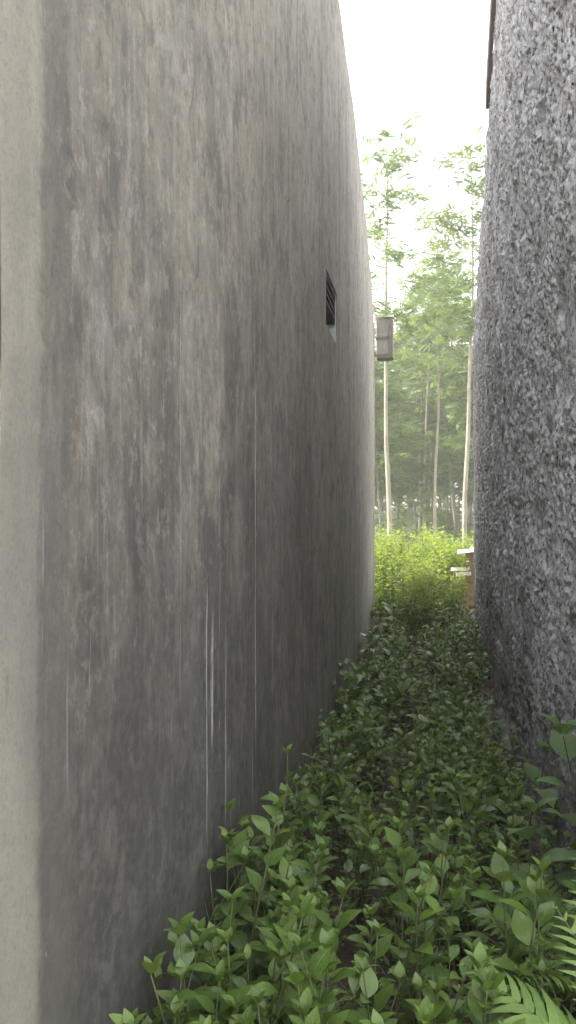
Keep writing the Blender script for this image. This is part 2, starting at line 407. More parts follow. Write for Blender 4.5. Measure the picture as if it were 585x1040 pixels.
# ------------------------------------------------------------------ left building (gable end of smooth render, with a louvred vent)
Y0, Y1 = 1.165, 10.2
def ltop(y): return np.interp(y, [1.165, 3.4, 5.75, 7.5, 9.1, 9.8, 10.2], [4.0, 5.0, 5.45, 5.2, 4.62, 4.25, 3.92])
VY0, VY1, VZ0, VZ1 = 5.24, 5.88, 2.78, 3.15
yl = np.unique(np.concatenate([np.linspace(Y0, VY0, 110), np.linspace(VY0, VY1, 19), np.linspace(VY1, Y1, 110)]))
zl = np.unique(np.concatenate([np.linspace(-.35, VZ0, 72), np.linspace(VZ0, VZ1, 11), np.linspace(VZ1, 3.9, 19)]))
zg = np.concatenate([np.repeat(zl[:, None], len(yl), 1), 3.9 + np.linspace(.04, 1, 30)[:, None] * (ltop(yl) - 3.9)[None]], 0)
yg = np.repeat(yl[None], zg.shape[0], 0)
wav = .018 * fbm(yg * .9, zg * .7, 2, 3) + .006 * fbm(yg * 5, zg * 3.4, 12, 3)
rnd_c = .012 * np.exp(-((yg - Y0) / .012) ** 2) + .02 * np.exp(-((yg - Y1) / .03) ** 2)
vent_rim = ((yg > VY0 - .15) & (yg < VY1 + .15) & (zg > VZ0 - .12) & (zg < VZ1 + .12))
xg = XL + np.where(vent_rim, wav * .3, wav) - rnd_c
F = grid_faces(*yg.shape)[:, ::-1]
cy = yg.reshape(-1)[F].mean(1); cz = zg.reshape(-1)[F].mean(1)
F = F[~((cy > VY0) & (cy < VY1) & (cz > VZ0) & (cz < VZ1))]
lb = empty('smooth_rendered_building', (XL, Y0, 0))
tag(lb, 'house with a tall streaked grey cement gable wall and a small louvred vent', 'building')
off = np.array([XL, Y0, 0.0])
# object space keeps world coordinates of the wall so the render texture sits where it belongs
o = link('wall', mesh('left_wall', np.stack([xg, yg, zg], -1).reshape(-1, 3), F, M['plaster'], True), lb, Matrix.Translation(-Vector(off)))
J = Join()                                             # returns of the wall: near corner, rear face, gable coping
prof = [(float(y), float(ltop(y))) for y in np.linspace(Y0, Y1, 26)]
bx = XL - .017
J.add([(bx, Y0, -.35), (bx - .005, Y0, prof[0][1]), (-6, Y0, prof[0][1]), (-6, Y0, -.35)], [(0, 1, 2, 3)])
J.add([(bx - .008, Y1, -.35), (bx - .008, Y1, prof[-1][1]), (-6, Y1, prof[-1][1]), (-6, Y1, -.35)], [(3, 2, 1, 0)])
for (a, za), (b, zb) in zip(prof[:-1], prof[1:]):
    J.add([(XL - .006, a, za), (XL - .006, b, zb), (XL - .16, b, zb), (XL - .16, a, za)], [(0, 1, 2, 3)])
link('wall_return', mesh('left_return', J.v, J.f, M['plaster']), lb, Matrix.Translation(-Vector(off)))
J = Join()
for (a, za), (b, zb) in zip(prof[:-1], prof[1:]):
    J.add([(XL - .16, a, za - .12), (XL - .16, b, zb - .12), (-6, b, zb - .12), (-6, a, za - .12)], [(0, 1, 2, 3)])
link('roof', mesh('left_roof', J.v, J.f, M['roof']), lb, Matrix.Translation(-Vector(off)))
J = Join()  # added unseen storey and roof, only there to keep sun off the right gable
J.add([(-2.6, 1.6, 3.6), (-2.6, 10.1, 3.6), (-2.6, 10.1, 7.6), (-2.6, 1.6, 7.6), (-6, 1.6, 3.6), (-6, 10.1, 3.6), (-6, 10.1, 7.6), (-6, 1.6, 7.6)],
      [(0, 1, 2, 3), (5, 4, 7, 6), (1, 5, 6, 2), (4, 0, 3, 7)])
link('added_sun_blocker', mesh('left_sun_blocker', J.v, J.f, M['old_plaster']), lb, Matrix.Translation(-Vector(off)))
link('sun_blocker_top', mesh('left_sun_blocker_top', *box(-6.3, -2.3, 1.3, 10.4, 7.6, 7.75), M['roof']), lb, Matrix.Translation(-Vector(off)))
vent = empty('vent', (0, VY0 - Y0, VZ0)); vent.parent = lb
D = .15
J = Join()
q = lambda x, y, z: (x, y, z)
w_, h_ = VY1 - VY0, VZ1 - VZ0
J.add([(-.004, 0, 0), (-.004, w_, 0), (-D, w_, 0), (-D, 0, 0)], [(0, 1, 2, 3)])
J.add([(-.004, 0, h_), (-.004, w_, h_), (-D, w_, h_), (-D, 0, h_)], [(3, 2, 1, 0)])
J.add([(-.004, 0, 0), (-.004, 0, h_), (-D, 0, h_), (-D, 0, 0)], [(0, 1, 2, 3)])
J.add([(-.004, w_, 0), (-.004, w_, h_), (-D, w_, h_), (-D, w_, 0)], [(3, 2, 1, 0)])
link('reveal', mesh('vent_reveal', J.v, J.f, M['pale_panel']), vent)
link('backing', mesh('vent_back', *box(-D - .03, -D - .002, -.03, w_ + .03, -.02, h_ + .02), M['dark_in']), vent)
link('lower_panel', mesh('vent_panel', *box(-D, -D + .05, .003, w_ - .003, .003, h_ * .40), M['pale_panel']), vent)
sl = mesh('vent_slat', [(-.04, 0, 0), (.035, 0, -.035), (.035, w_ - .05, -.035), (-.04, w_ - .05, 0), (-.04, 0, .014), (.035, 0, -.021), (.035, w_ - .05, -.021), (-.04, w_ - .05, .014)],
          [(0, 1, 2, 3), (7, 6, 5, 4), (0, 4, 5, 1), (1, 5, 6, 2), (2, 6, 7, 3), (3, 7, 4, 0)], M['louvre'])
for k in range(4):
    link('slat', sl, vent, Matrix.Translation((-.05, .024, h_ * .40 + .07 + k * .053)))
for ya in (.002, w_ - .024):  # dark strips and head stand in for the soffit's shade in the opening
    link('shade_edge', mesh('vent_shade_edge', *box(-.10, -.012, ya, ya + .022, h_ * .40, h_ - .002), M['louvre']), vent)
link('shade_head', mesh('vent_shade_head', *box(-.10, -.012, .026, w_ - .026, h_ - .03, h_ - .003), M['louvre']), vent)

# older wall just before the rendered gable
ow = link('old_wall', mesh('old_wall', *box(-.12, 0, 2.6, 4.1, -.3, 3.6), M['old_plaster']))
ow.location = (XL - .022, Y0 - 4.104, 0)
tag(ow, 'sliver of older blue-grey plastered wall beside the pale corner column', 'wall')

# box on the rear corner
cb = empty('wall_box', (-.645, 10.45, 0))
tag(cb, 'weathered two-panel wooden box with tin lid fixed at the rear wall corner', 'box')
cz0, cz1 = 3.53, 4.03
hx = .115
cx = .118
for i, (a, b) in enumerate(((cz0 + .03, cz0 + .235), (cz0 + .25, cz1))):
    p = link('panel', mesh('box_panel', *box(cx - hx + .012, cx + hx - .05, -.11, .11, a + .01, b - .004), M['crate']), cb); bevel(p, .006)
link('side_batten', mesh('box_batten', *box(cx + hx - .052, cx + hx - .004, -.125, .12, cz0, cz1 - .01), M['crate_rim']), cb)
link('bottom_rail', mesh('box_rail', *box(cx - hx + .02, cx + hx - .03, -.135, .115, cz0 - .012, cz0 + .034), M['crate_rim']), cb)
link('middle_rail', mesh('box_midrail', *box(cx - hx + .005, cx + hx - .052, -.118, .115, cz0 + .232, cz0 + .256), M['crate_rim']), cb)
lid = link('lid', mesh('box_lid', [(cx - hx + .004, -.14, cz1 + .012), (cx + hx - .002, -.14, cz1 + .004), (cx + hx + .03, .16, cz1 + .04), (cx - hx - .02, .16, cz1 + .05),
      (cx - hx + .004, -.14, cz1 + .022), (cx + hx - .002, -.14, cz1 + .014), (cx + hx + .03, .16, cz1 + .05), (cx - hx - .02, .16, cz1 + .06)],
      [(3, 2, 1, 0), (4, 5, 6, 7), (0, 1, 5, 4), (1, 2, 6, 5), (2, 3, 7, 6), (3, 0, 4, 7)], M['tin']), cb)
link('bracket', mesh('box_bracket', *box(-.25, cx + hx - .06, .115, .15, cz0 + .06, cz0 + .12), M['crate_rim']), cb)
link('post', mesh('box_post', *box(-.10, -.02, .11, .19, -.1, cz1 - .02), M['crate']), cb)

# ------------------------------------------------------------------ right building (rough-cast gable end)
def rtop(y): return np.interp(y, [2.3, 3.0, 6.2, 6.6, 7.4, 8.6, 9.45, 9.7], [3.4, 3.8, 6.1, 5.80, 5.12, 4.38, 3.55, 3.25])
def rbot(y): return np.interp(y, [-3, 5.0, 6.2, 9.7], [-.1, -.02, .08, .36])
RY0, RY1 = 2.3, 9.7
yr = np.concatenate([np.linspace(RY0, 2.85, 30)[:-1], np.geomspace(2.85, RY1, 620)])
zt = np.linspace(0, 1, 620)
yg = np.repeat(yr[None], len(zt), 0)
zg = rbot(yr)[None] + zt[:, None] * (rtop(yr) - rbot(yr))[None]
def spatter(y, z):
    wy = y + .02 * (vnoise(y * 14, z * 9, 3) - .5); wz = z + .03 * (vnoise(y * 12, z * 8, 8) - .5)
    a = vnoise(wy * 38, wz * 24, 1); a = 1 - np.abs(2 * a - 1)
    b = vnoise(wy * 66, wz * 46, 2)
    c = vnoise(wy * 120, wz * 95, 4)
    lump = .014 * a + .014 * b + .006 * c
    cover = sm(vnoise(wy * 9, wz * 5.5, 6), .25, .6)
    pit = sm(vnoise(wy * 7.0, wz * 4.6, 9), .80, .92) * .03
    return lump * (.45 + .75 * cover) + .03 * fbm(y * 2.1, z * 1.5, 5, 3) - pit
sp = spatter(yg, zg)
endr = .05 * np.exp(-((yg - RY1) / .035) ** 2)
xg = XR - sp + endr
yg2 = yg + np.where(yg > 9.5, (vnoise(yg * 40, zg * 30, 20) - .5) * .03, 0)
rb = empty('rough_cast_building', (XR, RY0, 0))
tag(rb, 'house with a tall rough-cast grey gable wall of coarse spattered cement', 'building')
off = Vector((XR, RY0, 0)); T = Matrix.Translation(-off)
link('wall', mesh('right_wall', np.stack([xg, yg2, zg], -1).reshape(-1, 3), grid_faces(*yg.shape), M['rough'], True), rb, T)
J = Join()
J.add([(XR, RY0, -.3), (XR, RY0, 3.39), (6, RY0, 3.39), (6, RY0, -.3)], [(0, 1, 2, 3)])
link('front_wall', mesh('right_front', J.v, J.f, M['rough']), rb, T)
J = Join()
J.add([(XR + .05, RY1 - .002, -.2), (XR + .05, RY1 - .002, 3.24), (6, RY1 - .002, 3.24), (6, RY1 - .002, -.2)], [(0, 1, 2, 3)])
link('rear_wall', mesh('right_return', J.v, J.f, M['rough']), rb, T)
J = Join(); pr = [RY0, 3.0, 6.2, 6.6, 7.4, 8.6, 9.45, 9.7]
for a, b in zip(pr[:-1], pr[1:]):
    J.add([(XR + .0, a, rtop(a) - .005), (XR + .0, b, rtop(b) - .005), (6, b, rtop(b) - .005), (6, a, rtop(a) - .005)], [(3, 2, 1, 0)])
link('roof', mesh('right_roof', J.v, J.f, M['roof']), rb, T)
def rake(y, dz): return float(rtop(y)) + dz
bd_v = []
for y in (7.22, 6.2):
    for x in (XR - .055, XR - .02):
        for dz in (-.20, .03): bd_v.append((x, y, rake(y, dz)))
link('verge_board', mesh('verge_board', bd_v, [(0, 1, 3, 2), (4, 6, 7, 5), (0, 4, 5, 1), (2, 3, 7, 6), (1, 5, 7, 3), (0, 2, 6, 4)], M['board']), rb, T)
yp = np.linspace(4.6, 9.66, 110); zp = np.linspace(0, 1, 9)
yg = np.repeat(yp[None], 9, 0); zg = -.25 + zp[:, None] * (rbot(yp) + .25 + .02)[None]
xg = XR + .012 - .03 * (1 - zp)[:, None] - .035 * fbm(yg * 6, zg * 6, 31) - .03 * (vnoise(yg * 3, zg * 5, 33) > .62)
link('plinth', mesh('plinth', np.stack([xg, yg, zg], -1).reshape(-1, 3), grid_faces(9, 110), M['plinth'], True), rb, T)
yf = np.linspace(5.25, 6.45, 26); tf = np.linspace(0, 1, 8)
yg = np.repeat(yf[None], 8, 0)
xg = XR + .02 - tf[:, None] * (.13 + .05 * np.sin(yf * 7) * np.sin(yf * 2.3) + .05 * np.sin(yf * 19))[None]
zg = np.where(tf[:, None] < .8, .11 - .03 * tf[:, None], -.1) + .03 * fbm(yg * 6, xg * 6, 41) - .12 * (1 - sm(yg, 5.25, 5.5)) - .12 * sm(yg, 6.2, 6.45)
link('footing', mesh('footing', np.stack([xg, yg, zg], -1).reshape(-1, 3), grid_faces(8, 26)[:, ::-1], M['footing'], True), rb, T)

# ------------------------------------------------------------------ brick stack with pale slabs behind the rough-cast corner
bs = empty('brick_stack', (.66, 11.2, g1(.6, 11.2)))
tag(bs, 'stack of tan bricks behind the rough-cast wall corner', 'brick stack')
bm_ = mesh('stack_brick', *box(-.10, .10, -.05, .05, 0, .052), M['brick'])
for r_ in range(15):
    for k in range(-1, 3):
        if r_ > 9 and k < 0: continue
        off_ = .035 if r_ % 2 else 0
        b = link('brick', bm_, bs, Matrix.Translation((-.02 + k * .207 + off_ + rng.uniform(-.012, .012), rng.uniform(-.02, .02), r_ * .0535)) @ Matrix.Rotation(rng.uniform(-.07, .07), 4, 'Z'))
zt0 = bs.location.z + 15 * .0535 + .02
for (x, y, z, w, l, a, ry, lab) in ((.66, 11.2, zt0 + .012, .46, .42, .1, -.05, 'pale broken cement slab tilted on top of the brick stack'),
                                    (.74, 11.02, zt0 - .015, .36, .26, -.2, .42, 'small pale slab leaning under the tilted slab on the bricks'),
                                    (.44, 11.16, zt0 - .235, .24, .20, .5, .06, 'white rubble slab among leaves left of the brick stack'),
                                    (.50, 11.06, zt0 - .29, .22, .14, .2, -.03, 'thin white slab below the rubble at the brick stack')):
    n = 9
    ang = [2 * math.pi * k / n for k in range(n)]
    rr = [rng.uniform(.72, 1.0) for _ in ang]
    v = [(w / 2 * math.cos(t) * r * 1.15, l / 2 * math.sin(t) * r * 1.15, zz) for zz in (-.024, .024) for t, r in zip(ang, rr)]
    f = [tuple(range(n - 1, -1, -1)), tuple(range(n, 2 * n))] + [(k, (k + 1) % n, n + (k + 1) % n, n + k) for k in range(n)]
    s_ = link('cement_slab', mesh('slab', v, f, M['slab'])); s_.location = (x, y, z); s_.rotation_euler = (-.12, ry, a)
    tag(s_, lab, 'slab')

# ------------------------------------------------------------------ leaf templates
def leaf_tpl(L=1.0, W=.5, prof=None, rows=6, fold=.22, curl=.25, serr=0.0, pet=.10):
    """blade along +Y from the origin, face up; returns verts, faces, uvs"""
    prof = prof or [0.10, .62, .95, 1.0, .80, .45, 0.02]
    v, f, u = [], [], []
    n = rows
    ts = np.linspace(0, 1, n + 1)
    for i, t in enumerate(ts):
        w = W * .5 * np.interp(t, np.linspace(0, 1, len(prof)), prof)
        if serr and 0 < i < n and i % 2: w *= 1 + serr
        y = (pet + t * (1 - pet)) * L
        z = -curl * L * t * t * .6 + .06 * L * math.sin(t * 3.1)
        for s, k in ((-1, 0.), (0, .5), (1, 1.)):
            v.append((s * w, y - (serr * .04 * L if s and i % 2 else 0), z + abs(s) * w * fold * (1 - .4 * t)))
            u.append((k, t))
    for i in range(n):
        for s in (0, 1):
            a = i * 3 + s
            f.append((a, a + 1, a + 4, a + 3))
    b = len(v)                                       # petiole
    v += [(-.012 * L, 0, 0), (.012 * L, 0, 0), (.010 * L, (pet + .03) * L, .0), (-.010 * L, (pet + .03) * L, .0)]
    u += [(.5, 0)] * 4
    f.append((b, b + 1, b + 2, b + 3))
    return np.array(v, dtype=np.float32), np.array(f, dtype=np.int32), np.array(u, dtype=np.float32)

OV = [leaf_tpl(W=.50, fold=.25, curl=.22), leaf_tpl(W=.44, prof=[.08, .5, .88, 1, .88, .55, .02], fold=.35, curl=.40), leaf_tpl(W=.55, prof=[.15, .75, 1, .97, .75, .4, .02], fold=.12, curl=.10)]
OVS = [leaf_tpl(W=.50, rows=3, prof=[.12, .95, .8, .02], fold=.25, curl=.2), leaf_tpl(W=.42, rows=3, prof=[.12, .9, .85, .02], fold=.3, curl=.45)]
BIG = [leaf_tpl(W=.52, rows=14, prof=[.10, .55, .85, 1, .93, .72, .45, .02], fold=.16, curl=.45, serr=.10, pet=.14), leaf_tpl(W=.46, rows=14, prof=[.10, .5, .8, 1, .95, .75, .45, .02], fold=.22, curl=.65, serr=.12, pet=.14)]

def frame(d, up=Vector((0, 0, 1)), roll=0.0):
    y = Vector(d).normalized()
    z = Vector(up) - y * y.dot(Vector(up))
    if z.length < 1e-3: z = Vector((1, 0, 0)) - y * y.x
    z.normalize(); x = y.cross(z)
    m = Matrix((x, y, z)).transposed().to_4x4()
    return m @ Matrix.Rotation(roll, 4, 'Y')

class Foliage:
    def __init__(self): self.v = []; self.f = []; self.u = []; self.r = []; self.n = 0
    def add(self, tpl, Mx, s, r):
        v, f, u = tpl
        A = np.array(Mx, dtype=np.float32)
        self.v.append((v * s) @ A[:3, :3].T + A[:3, 3]); self.f.append(f + self.n); self.u.append(u)
        self.r.append(np.full(len(v), r, dtype=np.float32)); self.n += len(v)
    def build(self, name, mat):
        return mesh(name, np.concatenate(self.v), np.concatenate(self.f), mat, True, np.concatenate(self.u), np.concatenate(self.r))

def grow(rg, H, nst, spread, leafL, node=.055, start=.35, lean=(0, 0), branch=.3):
    """herb with opposite leaves: returns stems [(pts, radii)], leaves [(Matrix, size, tip?)]"""
    stems, leaves = [], []
    def pair_leaves(p, d, az, L, t):
        for s in (0, math.pi):
            if rg.random() < .06: continue
            a = az + s + rg.uniform(-.3, .3)
            out = Vector((math.cos(a), math.sin(a), 0))
            lift = .15 + .75 * t * t + rg.uniform(-.35, .25)
            dd = out + Vector((0, 0, 1)) * lift + d * .15
            leaves.append((Matrix.Translation(p) @ frame(dd, roll=rg.uniform(-.4, .4)), L * rg.uniform(.75, 1.15), t))
    def stem(p0, dirv, h, r0, st, depth):
        n = max(4, int(h / .06)); pts = [Vector(p0)]; d = Vector(dirv).normalized()
        for i in range(n):
            d = (d + Vector((rg.uniform(-.1, .1), rg.uniform(-.1, .1), .10))).normalized()
            pts.append(pts[-1] + d * (h / n))
        stems.append((pts, [r0 * (1 - .65 * i / n) for i in range(n + 1)]))
        az = rg.uniform(0, 6.28); k = int(h * (1 - st) / node) + 1
        for j in range(k):
            t = st + (1 - st) * j / max(1, k - 1)
            x = min(t, .999) * n; i = int(x)
            p = pts[i].lerp(pts[i + 1], x - i)
            size = leafL * (.70 + .5 * math.sin(math.pi * min(1, .15 + .8 * (t - st) / (1 - st)))) * (1 if t < .9 else .72)
            pair_leaves(p, d, az, size, t); az += math.pi / 2 + rg.uniform(-.25, .25)
            if depth == 0 and t < .85 and rg.random() < branch:
                a = rg.uniform(0, 6.28)
                stem(p, Vector((math.cos(a), math.sin(a), .9)), h * rg.uniform(.18, .34), r0 * .55, .3, 1)
        for j in range(3):
            a = az + j * 2.1
            leaves.append((Matrix.Translation(pts[-1]) @ frame(Vector((math.cos(a) * .6, math.sin(a) * .6, 1.0))), leafL * rg.uniform(.4, .65), 1.0))
    for s in range(nst):
        a = rg.uniform(0, 6.28); r = spread * math.sqrt(rg.random())
        b = Vector((math.cos(a) * r * .35, math.sin(a) * r * .35, -.03))
        tilt = Vector((math.cos(a) * r / H + lean[0], math.sin(a) * r / H + lean[1], 1.0))
        stem(b, tilt, H * rg.uniform(.72, 1.0), .0028 + .0022 * H, start, 0)
    return stems, leaves

def stem_mesh(name, stems, mat, n=5):
    J = Join()
    for p, r in stems: J.add(*tube(p, r, n))
    return mesh(name, J.v, J.f, mat, True)

# ------------------------------------------------------------------ foreground shrubs, every leaf its own part
LEAF = [mesh('shrub_leaf', t[0], t[1], M['leaf'], True, t[2]) for t in OV]
BIGLEAF = [mesh('broad_leaf', t[0], t[1], M['leaf_big'], True, t[2]) for t in BIG]
def proto(seed, H, nst, spread, leafL, lib, smat, **kw):
    rg = random.Random(seed)
    st, lv = grow(rg, H, nst, spread, leafL, **kw)
    return stem_mesh('shrub_stem', st, smat), [(rg.randrange(len(lib)), Mx @ Matrix.Diagonal((s, s, s, 1))) for Mx, s, t in lv], lib
def plant(name, pr, loc, rz, s, label, cat, group=None):
    o = empty(name, loc, rz, s); tag(o, label, cat, group)
    link('stem', pr[0], o)
    W = Matrix.Translation(loc) @ Matrix.Rotation(rz, 4, 'Z') @ Matrix.Scale(s, 4)
    for k, Mx in pr[1]:                                # leaves bend away where a wall stands in their way
        A = W @ Mx
        xs_ = [(A @ Vector(p)).x for p in ((0, 0, 0), (0, 1, -.1), (.27, .5, 0), (-.27, .5, 0))]
        if min(xs_) < XL + .012 or max(xs_) > XR - .035: continue
        link('leaf', pr[2][k], o, Mx)
    return o

P_A = [proto(100 + i, H, ns, .17, L, LEAF, M['stem'], start=.38, branch=.22) for i, (H, ns, L) in enumerate(((.50, 4, .062), (.54, 4, .068), (.46, 5, .058), (.58, 3, .070), (.50, 4, .064)))]
rg = random.Random(4)
spots = []
yy = 1.36
while yy < 4.7:
    for k in range(6):
        fx = (k + .5) / 6
        x = XL + .10 + fx * (XR - XL - .20) + rg.uniform(-.06, .06)
        spots.append((x, yy + rg.uniform(-.09, .09)))
    yy += .21 + .02 * (yy - 1.4)
spots += [(-.47, 1.60), (-.45, 1.80), (-.47, 2.00), (-.45, 2.22), (-.47, 2.44), (-.44, 2.68)]
n = 0
for (x, y) in spots:
    if x > .22 and y < 1.85: continue              # the fern's place
    hs = float(np.interp(y, [1.3, 2.2, 3.2, 4.7], [1.15, 1.08, .92, .74])) * rg.uniform(.82, 1.12)
    if x < -.36: hs *= 1.18
    near_l = x < -.40
    lab = 'leafy green shrub growing along the foot of the streaked cement wall' if near_l else 'leafy green shrub with glossy oval leaves in the alley'
    grp = 'shrubs along the foot of the cement wall' if near_l else 'shrubs crowding the middle of the alley'
    if x > .34:
        lab = 'leafy green shrub growing along the foot of the rough-cast wall'; grp = 'shrubs along the foot of the rough-cast wall'
    plant('leafy_shrub', P_A[n % 5], (x, y, g1(x, y)), rg.uniform(0, 6.28), hs, lab, 'shrub', grp)
    n += 1

# slim climbing stems in front of the left wall
P_T = [proto(200 + i, H, 1, .0, L, LEAF, M['stem'], start=.30, branch=.12, node=.062, lean=(0, 0)) for i, (H, L) in enumerate(((.70, .066), (.66, .060), (.80, .062)))]
for (x, y, k, s, rz, lab) in ((-.52, 2.58, 2, 1.22, .4, 'tallest slim leafy stem rising against the streaked cement wall'),
                              (-.52, 2.16, 0, 1.26, 2.0, 'slim leafy stem with drooping leaves beside the cement wall'),
                              (-.535, 1.70, 1, 1.2, 4.0, 'short slim leafy stem set apart in front of the cement wall'),
                              (-.59, 4.45, 0, .72, 1.0, 'slim stem with yellow-green leaves leaning on the cement wall')):
    plant('climbing_weed', P_T[k], (x, y, g1(x, y)), rz, s, lab, 'plant')

# broad-leaved tall weeds by the rough-cast wall
P_B = [proto(300 + i, H, 1, .04, L, BIGLEAF, M['stem_d'], start=.42, branch=.0, node=.085) for i, (H, L) in enumerate(((.84, .165), (.98, .155), (.70, .165)))]
for (x, y, k, s, rz, lab) in ((.36, 2.72, 0, 1.0, .6, 'tall weed with broad serrated leaves on a dark stem'),
                              (.50, 2.62, 1, 1.02, 2.2, 'tallest broad-leaved weed close against the rough-cast wall'),
                              (.16, 3.2, 2, .88, 1.1, 'shorter broad-leaved weed in the middle of the alley'),
                              (.43, 3.5, 2, .95, 3.3, 'broad-leaved weed behind the tall dark-stemmed weed'),
                              (.22, 2.3, 2, .80, 5.0, 'low broad-leaved weed among the glossy shrubs')):
    plant('broad_leaved_weed', P_B[k], (x, y, g1(x, y)), rz, s, lab, 'weed')

# ferns
pin_v, pin_f, pin_u = leaf_tpl(W=.20, rows=8, prof=[.9, 1, .95, .85, .7, .5, .28, .02], fold=.1, curl=.35, serr=.16, pet=0.0)
PIN = mesh('fern_pinna', pin_v, pin_f, M['fern'], True, pin_u)
def fern(loc, rz, s, fronds, label, seed):
    rg = random.Random(seed)
    o = empty('fern', loc, rz, s); tag(o, label, 'fern')
    for a, L, arch, base in fronds:
        out = Vector((math.cos(a), math.sin(a), 0)); n = 22
        pts = []
        for i in range(n + 1):
            t = i / n
            pts.append(out * (L * t * (.55 + .35 * t)) + Vector((0, 0, L * (base * t - arch * t * t))))
        fr = link('frond', mesh('frond_rachis', *tube(pts, [.0035 * (1 - .8 * i / n) + .0006 for i in range(n + 1)], 5), M['stem'], True), o)
        for i in range(4, n + 1):
            t = i / n; d = (pts[min(i + 1, n)] - pts[i - 1]).normalized()
            side = d.cross(Vector((0, 0, 1))).normalized(); up = side.cross(d)
            ln = L * .27 * math.sin(math.pi * min(1, .18 + .80 * (t - .15) / .85)) ** .8
            for sg in (-1, 1):
                dd = side * sg + d * (.35 + .5 * t) + up * rg.uniform(.02, .16)
                m = Matrix.Translation(pts[i]) @ frame(dd, up) @ Matrix.Diagonal((ln * rg.uniform(.9, 1.08),) * 3 + (1,))
                link('pinna', PIN, fr, m)
fern((.50, 1.50, g1(.5, 1.5) + .22), 0, 1.0, [(2.7, .52, .42, 1.15), (3.5, .46, .50, 1.15), (1.8, .58, .35, 1.25), (4.4, .45, .5, 1.1), (2.2, .42, .3, 1.4)], 'bright green fern with arching fronds at the foot of the rough-cast wall', 1)
fern((.47, 2.45, g1(.4, 2.2) + .05), .7, .72, [(2.5, .58, .40, 1.2), (3.4, .62, .45, 1.15), (1.2, .55, .4, 1.2)], 'smaller fern half hidden among the glossy shrubs', 2)

# ------------------------------------------------------------------ middle of the alley: lower herbs, foliage joined
def herb_proto(seed, H, nst, spread, L, mat, smat, tpl, **kw):
    rg = random.Random(seed)
    st, lv = grow(rg, H, nst, spread, L, **kw)
    F = Foliage()
    for Mx, s, t in lv: F.add(tpl[rg.randrange(len(tpl))], Mx, s, rg.random())
    return stem_mesh('herb_stem', st, smat, 4), F.build('herb_foliage', mat)
def herb(name, pr, loc, rz, s, label, cat, group):
    o = empty(name, loc, rz, s); tag(o, label, cat, group)
    link('stem', pr[0], o)
    f = link('foliage', pr[1], o); f['kind'] = 'stuff'
P_M = [herb_proto(400 + i, H, 6, .22, L, M['leaf_low'], M['stem'], OV, start=.2, branch=.35, node=.05) for i, (H, L) in enumerate(((.30, .088), (.34, .10), (.26, .08), (.30, .11), (.36, .092)))]
rg = random.Random(9)
y = 4.55; n = 0
while y < 9.5:
    for k in range(5):
        x = XL + .12 + (k + .5) / 5 * (XR - XL - .22) + rg.uniform(-.10, .10)
        yj = y + rg.uniform(-.14, .14)
        if abs(yj - 5.0) < .35 and x < -.1 and rg.random() < .75: continue          # bare patch of earth
        if x > .40 and 5.5 < yj < 6.2: continue                                      # by the footing
        edge = (2.0 if yj < 6.8 else 1.5) if x < -.42 else 1.0
        s = rg.uniform(.62, 1.1) * edge * float(np.interp(yj, [4.5, 6, 9, 10.4], [1.0, .85, .85, 1.2]))
        lab = ('low herb clump tucked against the foot of the cement wall', 'herb clumps along the cement wall') if x < -.42 else ('low green herb clump carpeting the alley floor', 'herb clumps carpeting the alley')
        herb('herb_clump', P_M[n % 5], (x, yj, g1(x, yj)), rg.uniform(0, 6.28), s, lab[0], 'herb', lab[1]); n += 1
    y += .27

# a few big bluish leaves in the carpet
for (x, y, s, rz, lab) in ((.02, 6.2, .62, .3, 'young plant with large bluish leaves amid the low herbs'), (.12, 4.75, .62, 2.3, 'bluish large-leaved young plant near the concrete footing')):
    plant('large_leaved_seedling', P_B[2], (x, y, g1(x, y) - .05), rz, s, lab, 'plant')

# tiny ground cover and leaf litter
F = Foliage(); rg = random.Random(21)
for i in range(5200):
    yv = 1.0 + 10.5 * rg.random(); xv = rg.uniform(XL + .02, XR - .03)
    if abs(yv - 5.0) < .3 and xv < -.1 and rg.random() < .8: continue
    a = rg.uniform(0, 6.28)
    F.add(OVS[i % 2], Matrix.Translation((xv, yv, g1(xv, yv) + rg.uniform(.01, .12))) @ frame((math.cos(a), math.sin(a), rg.uniform(-.1, .7)), roll=rg.uniform(-.5, .5)), rg.uniform(.018, .045), rg.random())
tag(link('ground_cover', F.build('ground_cover', M['leaf_low'])), 'tiny seedlings and creeping leaves covering the alley soil', 'ground cover', kind='stuff')
F = Foliage()
for i in range(420):
    yv = 1.2 + 9 * rg.random(); xv = rg.uniform(XL + .03, XR - .04); a = rg.uniform(0, 6.28)
    F.add(OV[i % 3], Matrix.Translation((xv, yv, g1(xv, yv) + rg.uniform(.006, .03))) @ frame((math.cos(a), math.sin(a), rg.uniform(-.2, .3)), roll=rg.uniform(-.6, .6)), rg.uniform(.04, .09), rg.random())
tag(link('leaf_litter', F.build('leaf_litter', M['dead'])), 'dry brown leaves scattered on the soil', 'leaf litter', kind='stuff')

